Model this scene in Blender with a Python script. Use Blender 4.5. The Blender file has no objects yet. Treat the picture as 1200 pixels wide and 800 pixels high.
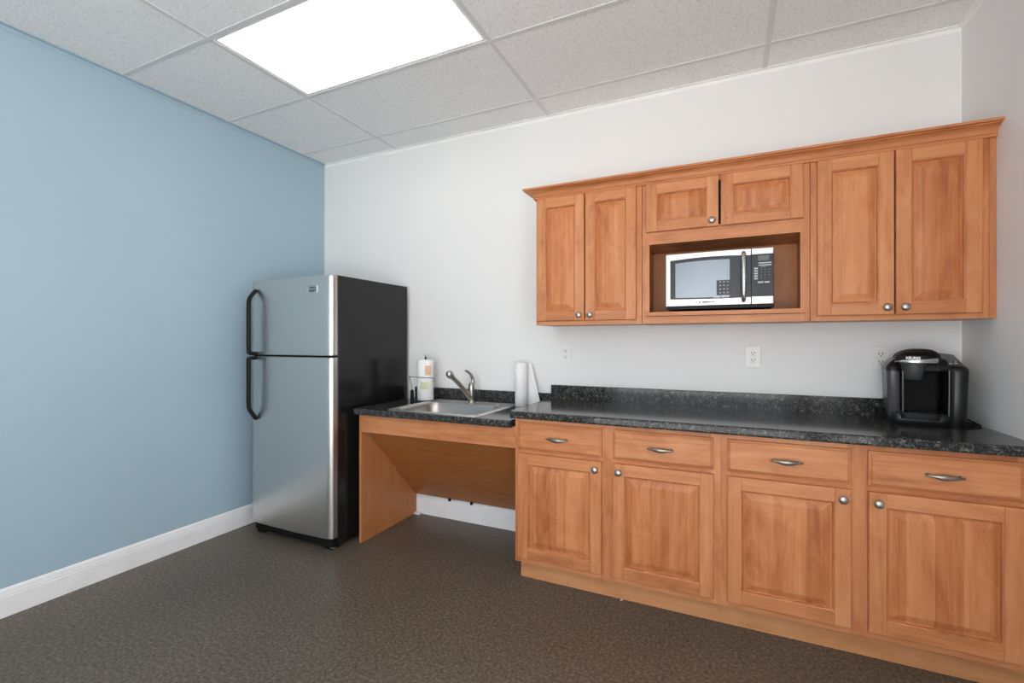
import bpy, math, random
from mathutils import Vector, Matrix
random.seed(5)
S = bpy.context.scene
COL = S.collection
PI = math.pi

# ------------------------------------------------------------------ materials
def srgb(r, g, b):
    def f(c):
        c /= 255.0
        return c/12.92 if c <= .04045 else ((c+.055)/1.055)**2.4
    return (f(r), f(g), f(b), 1)

class NT:
    def __init__(s, name):
        s.m = bpy.data.materials.new(name); s.m.use_nodes = True
        s.n = s.m.node_tree.nodes; s.l = s.m.node_tree.links
        s.b = s.n['Principled BSDF']
    def new(s, t, **kw):
        n = s.n.new(t)
        for k, v in kw.items():
            if k in n.inputs: n.inputs[k].default_value = v
            else: setattr(n, k, v)
        return n
    def link(s, a, b): s.l.new(a, b)
    def math(s, op, a, b=None, c=None):
        n = s.n.new('ShaderNodeMath'); n.operation = op
        for i, v in enumerate((a, b, c)):
            if v is None: continue
            if hasattr(v, 'links'): s.l.new(v, n.inputs[i])
            else: n.inputs[i].default_value = v
        return n.outputs[0]
    def ramp(s, fac, stops):
        r = s.n.new('ShaderNodeValToRGB'); e = r.color_ramp.elements
        e[0].position, e[0].color = stops[0]; e[1].position, e[1].color = stops[-1]
        for p, c in stops[1:-1]:
            x = e.new(p); x.color = c
        s.l.new(fac, r.inputs[0]); return r.outputs[0]
    def obj(s, scale=(1, 1, 1), off=None):
        t = s.n.new('ShaderNodeTexCoord'); mp = s.n.new('ShaderNodeMapping')
        mp.inputs['Scale'].default_value = scale
        src = t.outputs['Object']
        if off is not None:
            v = s.n.new('ShaderNodeVectorMath'); v.operation = 'ADD'
            s.l.new(src, v.inputs[0]); s.l.new(off, v.inputs[1]); src = v.outputs[0]
        s.l.new(src, mp.inputs['Vector']); return mp.outputs[0]
    def noise(s, vec, scale, detail=3, rough=.5, dist=0):
        n = s.n.new('ShaderNodeTexNoise')
        n.inputs['Scale'].default_value = scale; n.inputs['Detail'].default_value = detail
        n.inputs['Roughness'].default_value = rough; n.inputs['Distortion'].default_value = dist
        s.l.new(vec, n.inputs['Vector']); return n.outputs['Fac']
    def bump(s, h, strength, dist=.001):
        b = s.n.new('ShaderNodeBump'); b.inputs['Strength'].default_value = strength
        b.inputs['Distance'].default_value = dist
        s.l.new(h, b.inputs['Height']); s.l.new(b.outputs[0], s.b.inputs['Normal'])

def plain(name, col, rough=.5, metal=0, spec=.5, coat=0, bump=None, var=.04):
    t = NT(name); b = t.b
    v = t.obj()
    n = t.noise(v, 9, 3)
    c = col if len(col) == 4 else (*col, 1)
    lo = tuple(x*(1-var) for x in c[:3])+(1,); hi = tuple(min(1, x*(1+var)) for x in c[:3])+(1,)
    t.link(t.ramp(n, [(.3, lo), (.7, hi)]), b.inputs['Base Color'])
    b.inputs['Roughness'].default_value = rough; b.inputs['Metallic'].default_value = metal
    b.inputs['Specular IOR Level'].default_value = spec
    if coat: b.inputs['Coat Weight'].default_value = coat; b.inputs['Coat Roughness'].default_value = .08
    if bump: t.bump(t.noise(v, bump[0], 4), bump[1], bump[2])
    return t.m

def wood(name, axis, lo, mid, hi, boards=0.0, rough=.40):
    """maple: grain runs along axis, tone differs per board"""
    t = NT(name); b = t.b
    oi = t.n.new('ShaderNodeObjectInfo'); gi = t.n.new('ShaderNodeNewGeometry')
    rs = t.math('ADD', t.math('MULTIPLY', oi.outputs['Random'], 37.0), t.math('MULTIPLY', gi.outputs['Random Per Island'], 13.0))
    cx = t.n.new('ShaderNodeCombineXYZ')
    for i in range(3): t.link(rs, cx.inputs[i])
    def sc(a, c): return tuple(c if 'xyz'[i] == axis else a for i in range(3))
    g1 = t.noise(t.obj(sc(30, 1.2), cx.outputs[0]), 1, 5, .55, .9)
    g2 = t.noise(t.obj(sc(230, 5), cx.outputs[0]), 1, 3, .6, .2)
    g3 = t.noise(t.obj(sc(9, 3.2), cx.outputs[0]), 1, 4, .6, 1.6)
    f = t.math('ADD', t.math('MULTIPLY', g1, .42), t.math('MULTIPLY', g3, .46))
    f = t.math('ADD', f, t.math('MULTIPLY', g2, .12))
    isl = t.math('MULTIPLY', t.math('SUBTRACT', gi.outputs['Random Per Island'], .5), .12)
    f = t.math('ADD', f, isl)
    if boards:
        tc = t.obj((1, 1, 1), cx.outputs[0]); sx = t.n.new('ShaderNodeSeparateXYZ'); t.link(tc, sx.inputs[0])
        w = t.n.new('ShaderNodeTexWhiteNoise'); w.noise_dimensions = '1D'
        t.link(t.math('FLOOR', t.math('DIVIDE', sx.outputs['xyz'.index('z' if axis == 'x' else 'x')], boards)), w.inputs['W'])
        f = t.math('ADD', f, t.math('MULTIPLY', t.math('SUBTRACT', w.outputs['Value'], .5), .2))
    t.link(t.ramp(f, [(.33, lo), (.49, mid), (.66, hi)]), b.inputs['Base Color'])
    b.inputs['Roughness'].default_value = rough
    b.inputs['Specular IOR Level'].default_value = .38
    t.bump(g2, .10, .0005)
    return t.m

WLO, WMID, WHI = (.35, .115, .038, 1), (.53, .198, .075, 1), (.64, .278, .120, 1)
M = {}
M['wv'] = wood('maple_vertical', 'z', WLO, WMID, WHI)
M['wh'] = wood('maple_horizontal', 'x', WLO, WMID, WHI)
M['wp'] = wood('maple_panel', 'z', (.33, .095, .028, 1), (.51, .176, .060, 1), (.63, .258, .105, 1), boards=.083)
M['wd'] = wood('maple_depth', 'y', WLO, WMID, WHI)
M['veneer'] = wood('veneer_side', 'z', (.42, .155, .052, 1), (.50, .195, .07, 1), (.56, .235, .09, 1))
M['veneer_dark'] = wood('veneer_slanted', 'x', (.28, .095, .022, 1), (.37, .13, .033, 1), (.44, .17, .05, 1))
M['toe'] = wood('toe_board', 'x', (.46, .19, .075, 1), (.56, .25, .105, 1), (.63, .30, .135, 1))

def wallpaint(name, col, rough=.75):
    t = NT(name); v = t.obj()
    n = t.noise(v, 1.1, 3, .5)
    c = Vector(col[:3])
    t.link(t.ramp(n, [(.3, (*(c*.975), 1)), (.7, (*(c*1.015), 1))]), t.b.inputs['Base Color'])
    t.b.inputs['Roughness'].default_value = rough
    t.bump(t.noise(v, 260, 3), .05, .0008)
    return t.m
M['white_wall'] = wallpaint('white_wall_paint', (.80, .80, .795))
M['blue_wall'] = wallpaint('blue_wall_paint', (.37, .505, .59))
M['trim'] = plain('white_trim_paint', (.87, .87, .86), .35, var=.03)
M['blue_trim'] = plain('blue_trim_paint', (.36, .49, .58), .45, var=.02)

def floor_mat():
    t = NT('speckled_vinyl_floor'); v = t.obj()
    a = t.noise(v, 75, 3, .6); c = t.noise(v, 1.3, 3, .5); d = t.noise(v, 260, 2, .7)
    f = t.math('ADD', t.math('MULTIPLY', a, .62), t.math('MULTIPLY', d, .38))
    f = t.math('ADD', f, t.math('MULTIPLY', t.math('SUBTRACT', c, .5), .10))
    t.link(t.ramp(f, [(.36, (.048, .037, .027, 1)), (.5, (.112, .090, .068, 1)), (.64, (.235, .19, .145, 1))]), t.b.inputs['Base Color'])
    t.b.inputs['Roughness'].default_value = .42
    t.b.inputs['Specular IOR Level'].default_value = .4
    t.bump(a, .15, .0006)
    return t.m
M['floor'] = floor_mat()

def tile_mat():
    t = NT('mineral_fibre_tile'); v = t.obj()
    a = t.noise(v, 190, 3, .75); b2 = t.noise(v, 75, 3, .6); d = t.noise(v, 1.7, 2, .5)
    f = t.math('ADD', t.math('MULTIPLY', a, .6), t.math('MULTIPLY', b2, .4))
    col = t.ramp(f, [(.36, (.62, .62, .625, 1)), (.475, (.84, .84, .845, 1)), (.7, (.88, .88, .88, 1))])
    t.link(col, t.b.inputs['Base Color'])
    t.b.inputs['Roughness'].default_value = .95; t.b.inputs['Specular IOR Level'].default_value = .1
    t.bump(f, .35, .0015)
    return t.m
M['tile'] = tile_mat()
M['grid'] = plain('grid_paint', (.66, .66, .66), .5, var=.02)

def laminate():
    t = NT('black_granite_laminate'); v = t.obj()
    a = t.noise(v, 130, 3, .6); b2 = t.noise(v, 48, 3, .7)
    vor = t.n.new('ShaderNodeTexVoronoi'); vor.inputs['Scale'].default_value = 170; t.link(v, vor.inputs['Vector'])
    f = t.math('ADD', t.math('MULTIPLY', a, .62), t.math('MULTIPLY', b2, .38))
    base = t.ramp(f, [(.40, (.010, .0105, .011, 1)), (.52, (.030, .031, .031, 1)), (.60, (.12, .118, .105, 1)), (.70, (.26, .25, .225, 1))])
    t.link(base, t.b.inputs['Base Color'])
    t.b.inputs['Roughness'].default_value = .12
    t.b.inputs['Specular IOR Level'].default_value = .30
    return t.m
M['lam'] = laminate()

def brushed(name, col, rough, axis='x', aniso=.5, contrast=.06):
    t = NT(name)
    sc = tuple(3 if 'xyz'[i] == axis else 500 for i in range(3))
    g = t.noise(t.obj(sc), 1, 3, .6)
    c = Vector(col)
    t.link(t.ramp(g, [(.3, (*(c*(1-contrast)), 1)), (.7, (*(c*(1+contrast)), 1))]), t.b.inputs['Base Color'])
    t.b.inputs['Metallic'].default_value = 1; t.b.inputs['Roughness'].default_value = rough
    t.bump(g, .03, .0004)
    return t.m
M['steel'] = brushed('fridge_steel', (.66, .645, .625), .33, 'z', contrast=.025)
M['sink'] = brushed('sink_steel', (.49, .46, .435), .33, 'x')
M['sinkrim_lit'] = brushed('sink_rim_lit_steel', (.74, .73, .71), .3, 'x')  # lit copy of the sink steel, rim brightness painted into the colour
M['mwsteel'] = brushed('microwave_steel', (.60, .59, .575), .42, 'x', contrast=.03)
M['nickel'] = plain('satin_nickel', (.42, .39, .35), .33, 1)
M['knobm'] = plain('knob_nickel', (.46, .44, .41), .33, 1)
M['pullm'] = plain('antique_nickel', (.27, .245, .215), .33, 1, var=.15)
M['chrome'] = plain('polished_chrome', (.55, .55, .55), .25, 1)
M['blackp'] = plain('black_plastic', (.007, .007, .008), .5, spec=.22)
M['glossblack'] = plain('gloss_black_plastic', (.008, .008, .009), .28, spec=.35)
M['fridgeblack'] = plain('fridge_black_enamel', (.010, .010, .010), .2, spec=.38, bump=(420, .05, .0004))
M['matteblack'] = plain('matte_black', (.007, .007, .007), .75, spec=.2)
M['darkgrey'] = plain('dark_grey_plastic', (.045, .047, .05), .4)
M['mwglass'] = plain('mirrored_window_glass', (.16, .175, .19), .28, 1, var=.02)
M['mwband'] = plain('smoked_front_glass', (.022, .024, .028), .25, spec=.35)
M['display'] = plain('display_glass', (.10, .115, .095), .3)
M['key'] = plain('grey_key', (.16, .17, .18), .45)
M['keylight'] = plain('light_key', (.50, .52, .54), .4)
M['white'] = plain('white_plastic', (.80, .80, .785), .35, var=.02)
M['slot'] = plain('slot_dark', (.02, .02, .02), .6)
M['paper'] = plain('paper_towel', (.86, .86, .855), .95, spec=.1, var=.02, bump=(160, .5, .002))
M['card'] = plain('cardboard_core', (.45, .36, .26), .9)
M['print_orange'] = plain('orange_print', (.80, .50, .34), .95, var=.3)
M['print_green'] = plain('green_print', (.68, .70, .46), .95, var=.3)
M['tank'] = plain('smoked_tank', (.07, .069, .073), .3, spec=.4)
M['badge'] = plain('badge_grey', (.06, .065, .07), .4)
M['badgeplate'] = plain('badge_plate', (.55, .56, .58), .3, 1)
M['lettering'] = plain('white_lettering', (.85, .85, .85), .5)
t = NT('light_diffuser')
vv = t.noise(t.obj((1, 1, 1)), 2.2, 2)
t.link(t.ramp(vv, [(.3, (1, .985, .95, 1)), (.7, (1, .995, .975, 1))]), t.b.inputs['Emission Color'])
t.b.inputs['Base Color'].default_value = (.9, .9, .88, 1); t.b.inputs['Emission Strength'].default_value = 1.0
M['diffuser'] = t.m

# ------------------------------------------------------------------ mesh building
class MB:
    def __init__(s, o=(0, 0, 0)):
        s.v = []; s.f = []; s.m = []; s.o = Vector(o); s.sm = []
    def add(s, vs, fs, mi=0, smooth=False):
        k = len(s.v)
        s.v += [Vector(p)-s.o for p in vs]
        for f in fs: s.f.append([k+i for i in f]); s.m.append(mi); s.sm.append(smooth)
        return s
    def box(s, x0, x1, y0, y1, z0, z1, mi=0):
        return s.add([(x0,y0,z0),(x1,y0,z0),(x1,y1,z0),(x0,y1,z0),(x0,y0,z1),(x1,y0,z1),(x1,y1,z1),(x0,y1,z1)],
              [(0,3,2,1),(4,5,6,7),(0,1,5,4),(1,2,6,5),(2,3,7,6),(3,0,4,7)], mi)
    def loops(s, rings, mi=0, smooth=True, cap0=True, cap1=True, closed=True):
        n = len(rings[0]); vs = [p for r in rings for p in r]; fs = []
        for i in range(len(rings)-1):
            for j in range(n if closed else n-1):
                a = i*n+j; b = i*n+(j+1) % n
                fs.append((a, b, b+n, a+n))
        if cap0: fs.append(tuple(reversed(range(n))))
        if cap1: fs.append(tuple(range((len(rings)-1)*n, len(rings)*n)))
        return s.add(vs, fs, mi, smooth)
    def slab(s, x0, x1, z0, z1, yb, yf, ch, mi=0):
        """board facing -y; ch=(l,r,b,t) edge roundings"""
        l, r, b, t = ch; c = .0045
        def rg(k, y): return [(x0+l*k, y, z0+b*k), (x1-r*k, y, z0+b*k), (x1-r*k, y, z1-t*k), (x0+l*k, y, z1-t*k)]
        return s.loops([rg(0, yb), rg(0, yf+c), rg(.3, yf+c*.3), rg(1, yf)], mi, False)
    def tube(s, pts, rad, n=12, mi=0, cat=True, sub=6):
        P = [Vector(p) for p in pts]
        R = rad if isinstance(rad, (list, tuple)) else [rad]*len(P)
        if cat and len(P) > 2:
            Q, RR = [], []
            for i in range(len(P)-1):
                p0 = P[max(i-1, 0)]; p1 = P[i]; p2 = P[i+1]; p3 = P[min(i+2, len(P)-1)]
                for k in range(sub):
                    u = k/sub
                    Q.append(.5*((2*p1)+(p2-p0)*u+(2*p0-5*p1+4*p2-p3)*u*u+(3*p1-p0-3*p2+p3)*u**3))
                    RR.append(R[i]*(1-u)+R[i+1]*u)
            Q.append(P[-1]); RR.append(R[-1]); P, R = Q, RR
        rings = []; up = None
        for i, p in enumerate(P):
            d = (P[min(i+1, len(P)-1)]-P[max(i-1, 0)]).normalized()
            if up is None:
                up = d.orthogonal().normalized()
            up = (up-d*up.dot(d)).normalized(); w = d.cross(up)
            rr = R[i] if isinstance(R[i], (int, float)) else R[i]
            rings.append([p+up*math.cos(2*PI*j/n)*rr+w*math.sin(2*PI*j/n)*rr for j in range(n)])
        return s.loops(rings, mi, True)
    def lathe(s, c, axis, prof, n=24, mi=0):
        """prof: (along, radius)"""
        c = Vector(c); a = Vector(axis).normalized(); u = a.orthogonal().normalized(); w = a.cross(u)
        rings = [[c+a*h+u*math.cos(2*PI*j/n)*r+w*math.sin(2*PI*j/n)*r for j in range(n)] for h, r in prof]
        return s.loops(rings, mi, True)
    def rr(s, secs, mi=0, seg=6, smooth=True, cap0=True, cap1=True):
        """stack of rounded rectangles: (z, cx, cy, hx, hy, r)"""
        rings = []
        for z, cx, cy, hx, hy, r in secs:
            ring = []
            for qx, qy, a0 in ((1, 1, 0), (-1, 1, 90), (-1, -1, 180), (1, -1, 270)):
                for k in range(seg+1):
                    a = math.radians(a0+90*k/seg)
                    ring.append((cx+qx*(hx-r)+math.cos(a)*r, cy+qy*(hy-r)+math.sin(a)*r, z))
            rings.append(ring)
        return s.loops(rings, mi, smooth, cap0, cap1)
    def build(s, name, mats, parent=None, loc=None, bevel=0, seg=2, smooth_angle=40, rz=None):
        me = bpy.data.meshes.new(name)
        me.from_pydata([tuple(v) for v in s.v], [], s.f)
        for k in (mats if isinstance(mats, (list, tuple)) else [mats]): me.materials.append(M[k])
        for p, mi, sm in zip(me.polygons, s.m, s.sm): p.material_index = mi; p.use_smooth = sm
        if any(s.sm) or bevel:
            try: me.set_sharp_from_angle(angle=math.radians(smooth_angle))
            except Exception: pass
        me.update()
        o = bpy.data.objects.new(name, me); COL.objects.link(o)
        if parent is not None:
            o.parent = parent
        o.location = s.o if loc is None else loc
        if rz is not None: o.rotation_euler.z = rz
        if bevel:
            b = o.modifiers.new('bevel', 'BEVEL'); b.width = bevel; b.segments = seg; b.limit_method = 'ANGLE'
            b.angle_limit = math.radians(35); b.harden_normals = False
            for p in me.polygons: p.use_smooth = True
            w = o.modifiers.new('wn', 'WEIGHTED_NORMAL'); w.keep_sharp = False
        return o

def thing(name, label, cat, loc=(0, 0, 0), rz=0, group=None):
    o = bpy.data.objects.new(name, None); COL.objects.link(o)
    o.empty_display_size = .1; o.location = loc; o.rotation_euler.z = rz
    o['label'] = label; o['category'] = cat
    if group: o['group'] = group
    return o
def tag(o, label, cat, group=None):
    o['label'] = label; o['category'] = cat
    if group: o['group'] = group
    return o
def part(mb, name, mats, parent, bevel=0, **kw):
    """mb authored in world coordinates with origin mb.o; parent is un-rotated"""
    pw = Vector((0, 0, 0)); p = parent
    while p is not None: pw += p.location; p = p.parent
    return mb.build(name, mats, parent, loc=mb.o-pw, bevel=bevel, **kw)
def struct(o, kind='structure'):
    o['kind'] = kind; return o
def text_mesh(txt, size, mat, depth=.0004, bold=0):
    c = bpy.data.curves.new('lettering', 'FONT'); c.body = txt; c.size = size; c.extrude = depth; c.offset = bold
    c.align_x = 'CENTER'; c.align_y = 'CENTER'
    o = bpy.data.objects.new('t', c); COL.objects.link(o)
    bpy.context.view_layer.update()
    me = bpy.data.meshes.new_from_object(o.evaluated_get(bpy.context.evaluated_depsgraph_get()))
    bpy.data.objects.remove(o); me.materials.clear(); me.materials.append(M[mat]); return me
def lettering(txt, size, mat, parent, loc, rot=(PI/2, 0, 0), bold=0, sx=1, name='lettering'):
    o = bpy.data.objects.new(name, text_mesh(txt, size, mat, bold=bold)); COL.objects.link(o)
    o.parent = parent; o.location = loc; o.rotation_euler = rot; o.scale = (sx, 1, 1); return o

# ------------------------------------------------------------------ room
W, H, YF = 4.052, 2.753, -4.4
T = .1
struct(MB((0,0,0)).box(-T, W+T, YF-T, T, -T, 0).build('floor', 'floor'))
struct(MB().box(-T, W+T, 0, T, 0, H+.15).build('wall_back', 'white_wall'))
struct(MB().box(-T, 0, YF-T, 0, 0, H+.15).build('wall_left', 'blue_wall'))
VY0, VY1, VZ0, VZ1 = -4.15, -2.75, .12, 2.45
struct(MB().box(W, W+T, YF-T, VY0, 0, H+.15).box(W, W+T, VY1, 0, 0, H+.15).box(W, W+T, VY0, VY1, 0, VZ0).box(W, W+T, VY0, VY1, VZ1, H+.15).build('wall_right', 'white_wall'))
vm = MB()
for a_ in (VY0, (VY0+VY1)/2-.022, VY1-.045): vm.box(W+.03, W+.07, a_, a_+.045, VZ0, VZ1)
vm.box(W+.031, W+.069, VY0+.045, VY1-.045, VZ0, VZ0+.045).box(W+.031, W+.069, VY0+.045, VY1-.045, VZ1-.045, VZ1)
struct(vm.build('added_window_2', 'trim'))  # side opening added behind the camera to brighten the room
WX0, WX1, WZ0, WZ1 = 1.4, 3.85, .12, 2.45
struct(MB().box(0, WX0, YF-T, YF, 0, H+.15).box(WX1, W, YF-T, YF, 0, H+.15).box(WX0, WX1, YF-T, YF, 0, WZ0).box(WX0, WX1, YF-T, YF, WZ1, H+.15).build('wall_front', 'white_wall'))
wm = MB(); fw_ = .045; third = (WX1-WX0)/3
for k in range(4):
    xx = WX0+k*third; a_ = xx if k == 0 else (xx-fw_ if k == 3 else xx-fw_/2)
    wm.box(a_, a_+fw_, YF-.07, YF-.03, WZ0, WZ1)
wm.box(WX0+fw_, WX1-fw_, YF-.069, YF-.031, WZ0, WZ0+fw_).box(WX0+fw_, WX1-fw_, YF-.069, YF-.031, WZ1-fw_, WZ1)
struct(wm.build('added_window_1', 'trim'))  # front opening added out of view to light ceiling and walls

# suspended ceiling: grid lines at these places, tiles between them, lights replace some tiles
GX = [0, .762, 2.0, 3.24, W]
GY = [0, -.235, -.835, -1.43, -2.03, -2.63, -3.23, -3.83, YF]
LIGHTS = [(1, 2), (1, 6)]  # second panel is added out of view for extra light
cm = MB()
for i in range(len(GX)-1):
    for j in range(len(GY)-1):
        if (i, j) in LIGHTS: continue
        cm.box(GX[i], GX[i+1], GY[j+1], GY[j], H+.003, H+.018)
cm.box(-T, W+T, YF-T, T, H+.15, H+.2)
struct(cm.build('ceiling', 'tile'))
gm = MB(); hw = .0115
for x in GX[1:-1]: gm.box(x-hw, x+hw, YF, 0, H-.001, H+.0035)
for y in GY[1:-1]:
    for i in range(len(GX)-1):
        gm.box(GX[i]+(hw if i else 0), GX[i+1]-(hw if i < len(GX)-2 else 0), y-hw, y+hw, H-.001, H+.0035)
struct(gm.build('trim_1', 'grid'))
struct(MB().box(.0, .022, YF, 0, H-.002, H+.0028).box(0, .002, YF, 0, H-.022, H-.002).build('trim_2', 'blue_trim'))
struct(MB().box(.022, W-.022, -.022, 0, H-.002, H+.0028).box(.002, W-.002, -.002, 0, H-.022, H-.002).build('trim_3', 'trim'))
struct(MB().box(W-.022, W, YF, 0, H-.002, H+.0028).box(W-.002, W, YF, 0, H-.022, H-.002).build('trim_4', 'trim'))

for (i, j) in LIGHTS:
    x0, x1, y0, y1 = GX[i]+hw, GX[i+1]-hw, GY[j+1]+hw, GY[j]-hw
    cx, cy = (x0+x1)/2, (y0+y1)/2
    lab = {(1, 2): 'glowing rectangular ceiling light panel nearest the white back wall',
           (1, 6): 'added glowing ceiling light panel out of view behind the viewer'}[(i, j)]
    t = thing('ceiling_light', lab, 'ceiling light', (cx, cy, H), group=None)
    fr = MB((cx, cy, H)); w_ = .016
    for a in ((x0, x1, y0, y0+w_), (x0, x1, y1-w_, y1), (x0, x0+w_, y0+w_, y1-w_), (x1-w_, x1, y0+w_, y1-w_)):
        fr.box(*a, H+.002, H+.05)
    fr.box(x0, x1, y0, y1, H+.05, H+.06)
    part(fr, 'frame', 'trim', t)
    part(MB((cx, cy, H)).box(x0+w_, x1-w_, y0+w_, y1-w_, H+.006, H+.012), 'diffuser', 'diffuser', t)

# baseboards, moulded profile
def baseboard(name, p0, p1, nrm):
    p0, p1, n = Vector(p0), Vector(p1), Vector(nrm)
    prof = [(0, 0), (.014, 0), (.014, .092), (.012, .097), (.013, .103), (.010, .108), (.009, .120), (.006, .127), (.003, .131), (0, .132)]
    mb = MB()
    r0 = [p0+n*a+Vector((0, 0, b)) for a, b in prof]; r1 = [p1+n*a+Vector((0, 0, b)) for a, b in prof]
    mb.loops([r0, r1], 0, False)
    return struct(mb.build(name, 'trim'))
baseboard('baseboard_left', (0, 0, 0), (0, YF, 0), (1, 0, 0))
baseboard('baseboard_back', (.014, 0, 0), (2.03, 0, 0), (0, -1, 0))
baseboard('baseboard_right', (W, -.66, 0), (W, YF, 0), (-1, 0, 0))
baseboard('baseboard_front', (.014, YF, 0), (W-.014, YF, 0), (0, 1, 0))
struct(MB((.975, -.03, 0)).box(.952, 1.0, -.05, -.014, 0, .014).build('trim_5', 'trim', bevel=.003))

# ------------------------------------------------------------------ cabinet doors, drawers, hardware
def rect(x0, x1, z0, z1, i, y): return [(x0+i, y, z0+i), (x1-i, y, z0+i), (x1-i, y, z1-i), (x0+i, y, z1-i)]
def door(parent, x0, x1, z0, z1, yb, fw=.055, label=None, name='door'):
    o = ((x0+x1)/2, yb, z0); mb = MB(o); yf = yb-.02
    e = .004
    mb.slab(x0, x0+fw, z0, z1, yb, yf, (e, .0006, e, e), 0)
    mb.slab(x1-fw, x1, z0, z1, yb, yf, (.0006, e, e, e), 0)
    mb.slab(x0+fw, x1-fw, z0, z0+fw, yb, yf, (.0006, .0006, e, .0006), 1)
    mb.slab(x0+fw, x1-fw, z1-fw, z1, yb, yf, (.0006, .0006, .0006, e), 1)
    R = [(fw-.001, yf+.002), (fw+.002, yf+.0035), (fw+.0045, yf+.0045), (fw+.006, yf+.010), (fw+.008, yf+.0135)]
    mb.loops([rect(x0, x1, z0, z1, i, y) for i, y in R], 0, False, False, False)
    P = [(fw+.008, yf+.0135), (fw+.0125, yf+.0135), (fw+.024, yf+.0085), (fw+.036, yf+.0042), (fw+.0385, yf+.0040), (fw+.0390, yf+.0014), (fw+.041, yf+.0008)]
    mb.loops([rect(x0, x1, z0, z1, i, y) for i, y in P], 2, False, False, True)
    mb.box(x0+fw-.004, x1-fw+.004, yb-.004, yb-.001, z0+fw-.004, z1-fw+.004, 2)
    d = part(mb, name, ['wv', 'wh', 'wp'], parent)
    if label: d['label'] = label
    return d
def drawer(parent, x0, x1, z0, z1, yb):
    o = ((x0+x1)/2, yb, z0); mb = MB(o); yf = yb-.02
    R = [(0, yb), (0, yf+.010), (.0015, yf+.008), (.005, yf+.0062), (.0062, yf+.0060), (.010, yf+.0022), (.0125, yf+.0006), (.014, yf)]
    mb.loops([rect(x0, x1, z0, z1, i, y) for i, y in R], 0, False)
    return part(mb, 'drawer', ['wh'], parent)
def knob(parent, x, y, z):
    mb = MB((x, y, z))
    mb.lathe((x, y+.0005, z), (0, -1, 0), [(0, .0075), (.001, .008), (.003, .006), (.008, .0052), (.012, .007), (.0145, .0125), (.0165, .0158), (.019, .0165), (.0215, .0155), (.0245, .0115), (.0262, .006), (.0267, .001)], 24)
    return part(mb, 'knob', 'knobm', parent)
def pull(parent, x, y, z):
    mb = MB((x, y, z)); n = 14; L = .058
    prof = [(-1, .0012), (-.985, .0038), (-.94, .0046), (-.9, .0030), (-.86, .0046), (-.8, .0040), (-.74, .0030), (-.66, .0046), (-.45, .0076), (-.2, .0100), (0, .0108),
            (.2, .0100), (.45, .0076), (.66, .0046), (.74, .0030), (.8, .0040), (.86, .0046), (.9, .0030), (.94, .0046), (.985, .0038), (1, .0012)]
    rings = []
    for u, r in prof:
        out = .017+.010*max(0, 1-(u/.85)**2)
        sy = .55 if abs(u) < .7 else 1
        rings.append([(x+u*L, y-out+math.sin(2*PI*j/n)*r*sy, z+math.cos(2*PI*j/n)*r-.002*(1-u*u)) for j in range(n)])
    mb.loops(rings, 0, True)
    for sx in (-1, 1):
        mb.lathe((x+sx*.045, y+.0005, z), (0, -1, 0), [(0, .0068), (.002, .0066), (.004, .0042), (.013, .0038), (.018, .0048)], 16)
    return part(mb, 'pull', 'pullm', parent)

# ------------------------------------------------------------------ base cabinets
ZT = .876
def base_cabinet(x0, x1, cols, label, rx):
    cx = (x0+x1)/2
    t = thing('base_cabinet', label, 'cabinet', (cx, -.3, 0), group='maple base cabinets under the long counter')
    c = MB((cx, -.3, 0)); e = .0003
    for a_, b_ in ((x0+e, x0+.018), (x1-.018, x1-e)):
        c.box(a_, b_, -.59, -.003, .117, ZT, 0).box(a_, b_, -.5195, -.003, .0, .117, 0)
    c.box(x0+.018, x1-.018, -.59, -.02, .117, .135, 1).box(x0+.018, x1-.018, -.02, -.003, .117, ZT, 1).box(x0+.018, x1-.018, -.59, -.05, ZT-.02, ZT, 1)
    part(c, 'carcass', ['veneer', 'wh'], t)
    e = .0001; f = MB((cx, -.61, .117)); y0, y1 = -.61, -.5905
    xs = [x0+e]+[v for a in cols for v in a]+[x1-e]
    inner = [(xs[0], cols[0][0]+.012), (cols[0][1]-.012, cols[1][0]+.012), (cols[1][1]-.012, xs[-1])]
    for a, b in inner: f.box(a, b, y0, y1, .117, ZT, 0)
    for (a, b) in ((inner[0][1], inner[1][0]), (inner[1][1], inner[2][0])):
        f.box(a, b, y0, y1, .117, .157, 1).box(a, b, y0, y1, .684, .726, 1).box(a, b, y0, y1, .84, ZT, 1)
    part(f, 'face_frame', ['wv', 'wh'], t)
    k = MB((cx, -.53, 0)).box(x0+e, x1-e, -.535, -.52, 0, .1165, 0)
    part(k, 'toe_kick', ['toe'], t)
    for (a, b), side in zip(cols, rx):
        dr = drawer(t, a, b, .7145, .8535, -.6105)
        pull(dr, (a+b)/2, -.6305, .784)
        d = door(t, a, b, .145, .694, -.6105)
        knob(d, b-.0295 if side > 0 else a+.0295, -.6305, .655)
    return t
b1 = base_cabinet(2.033, 3.0279, [(2.055, 2.5), (2.555, 3.0)], 'double maple base cabinet under the left half of the long counter, next to the sink', (1, -1))
b2 = base_cabinet(3.0281, W-.002, [(3.055, 3.5), (3.555, 4.0)], 'double maple base cabinet under the right half of the long counter, below the coffee maker', (1, -1))

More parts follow.
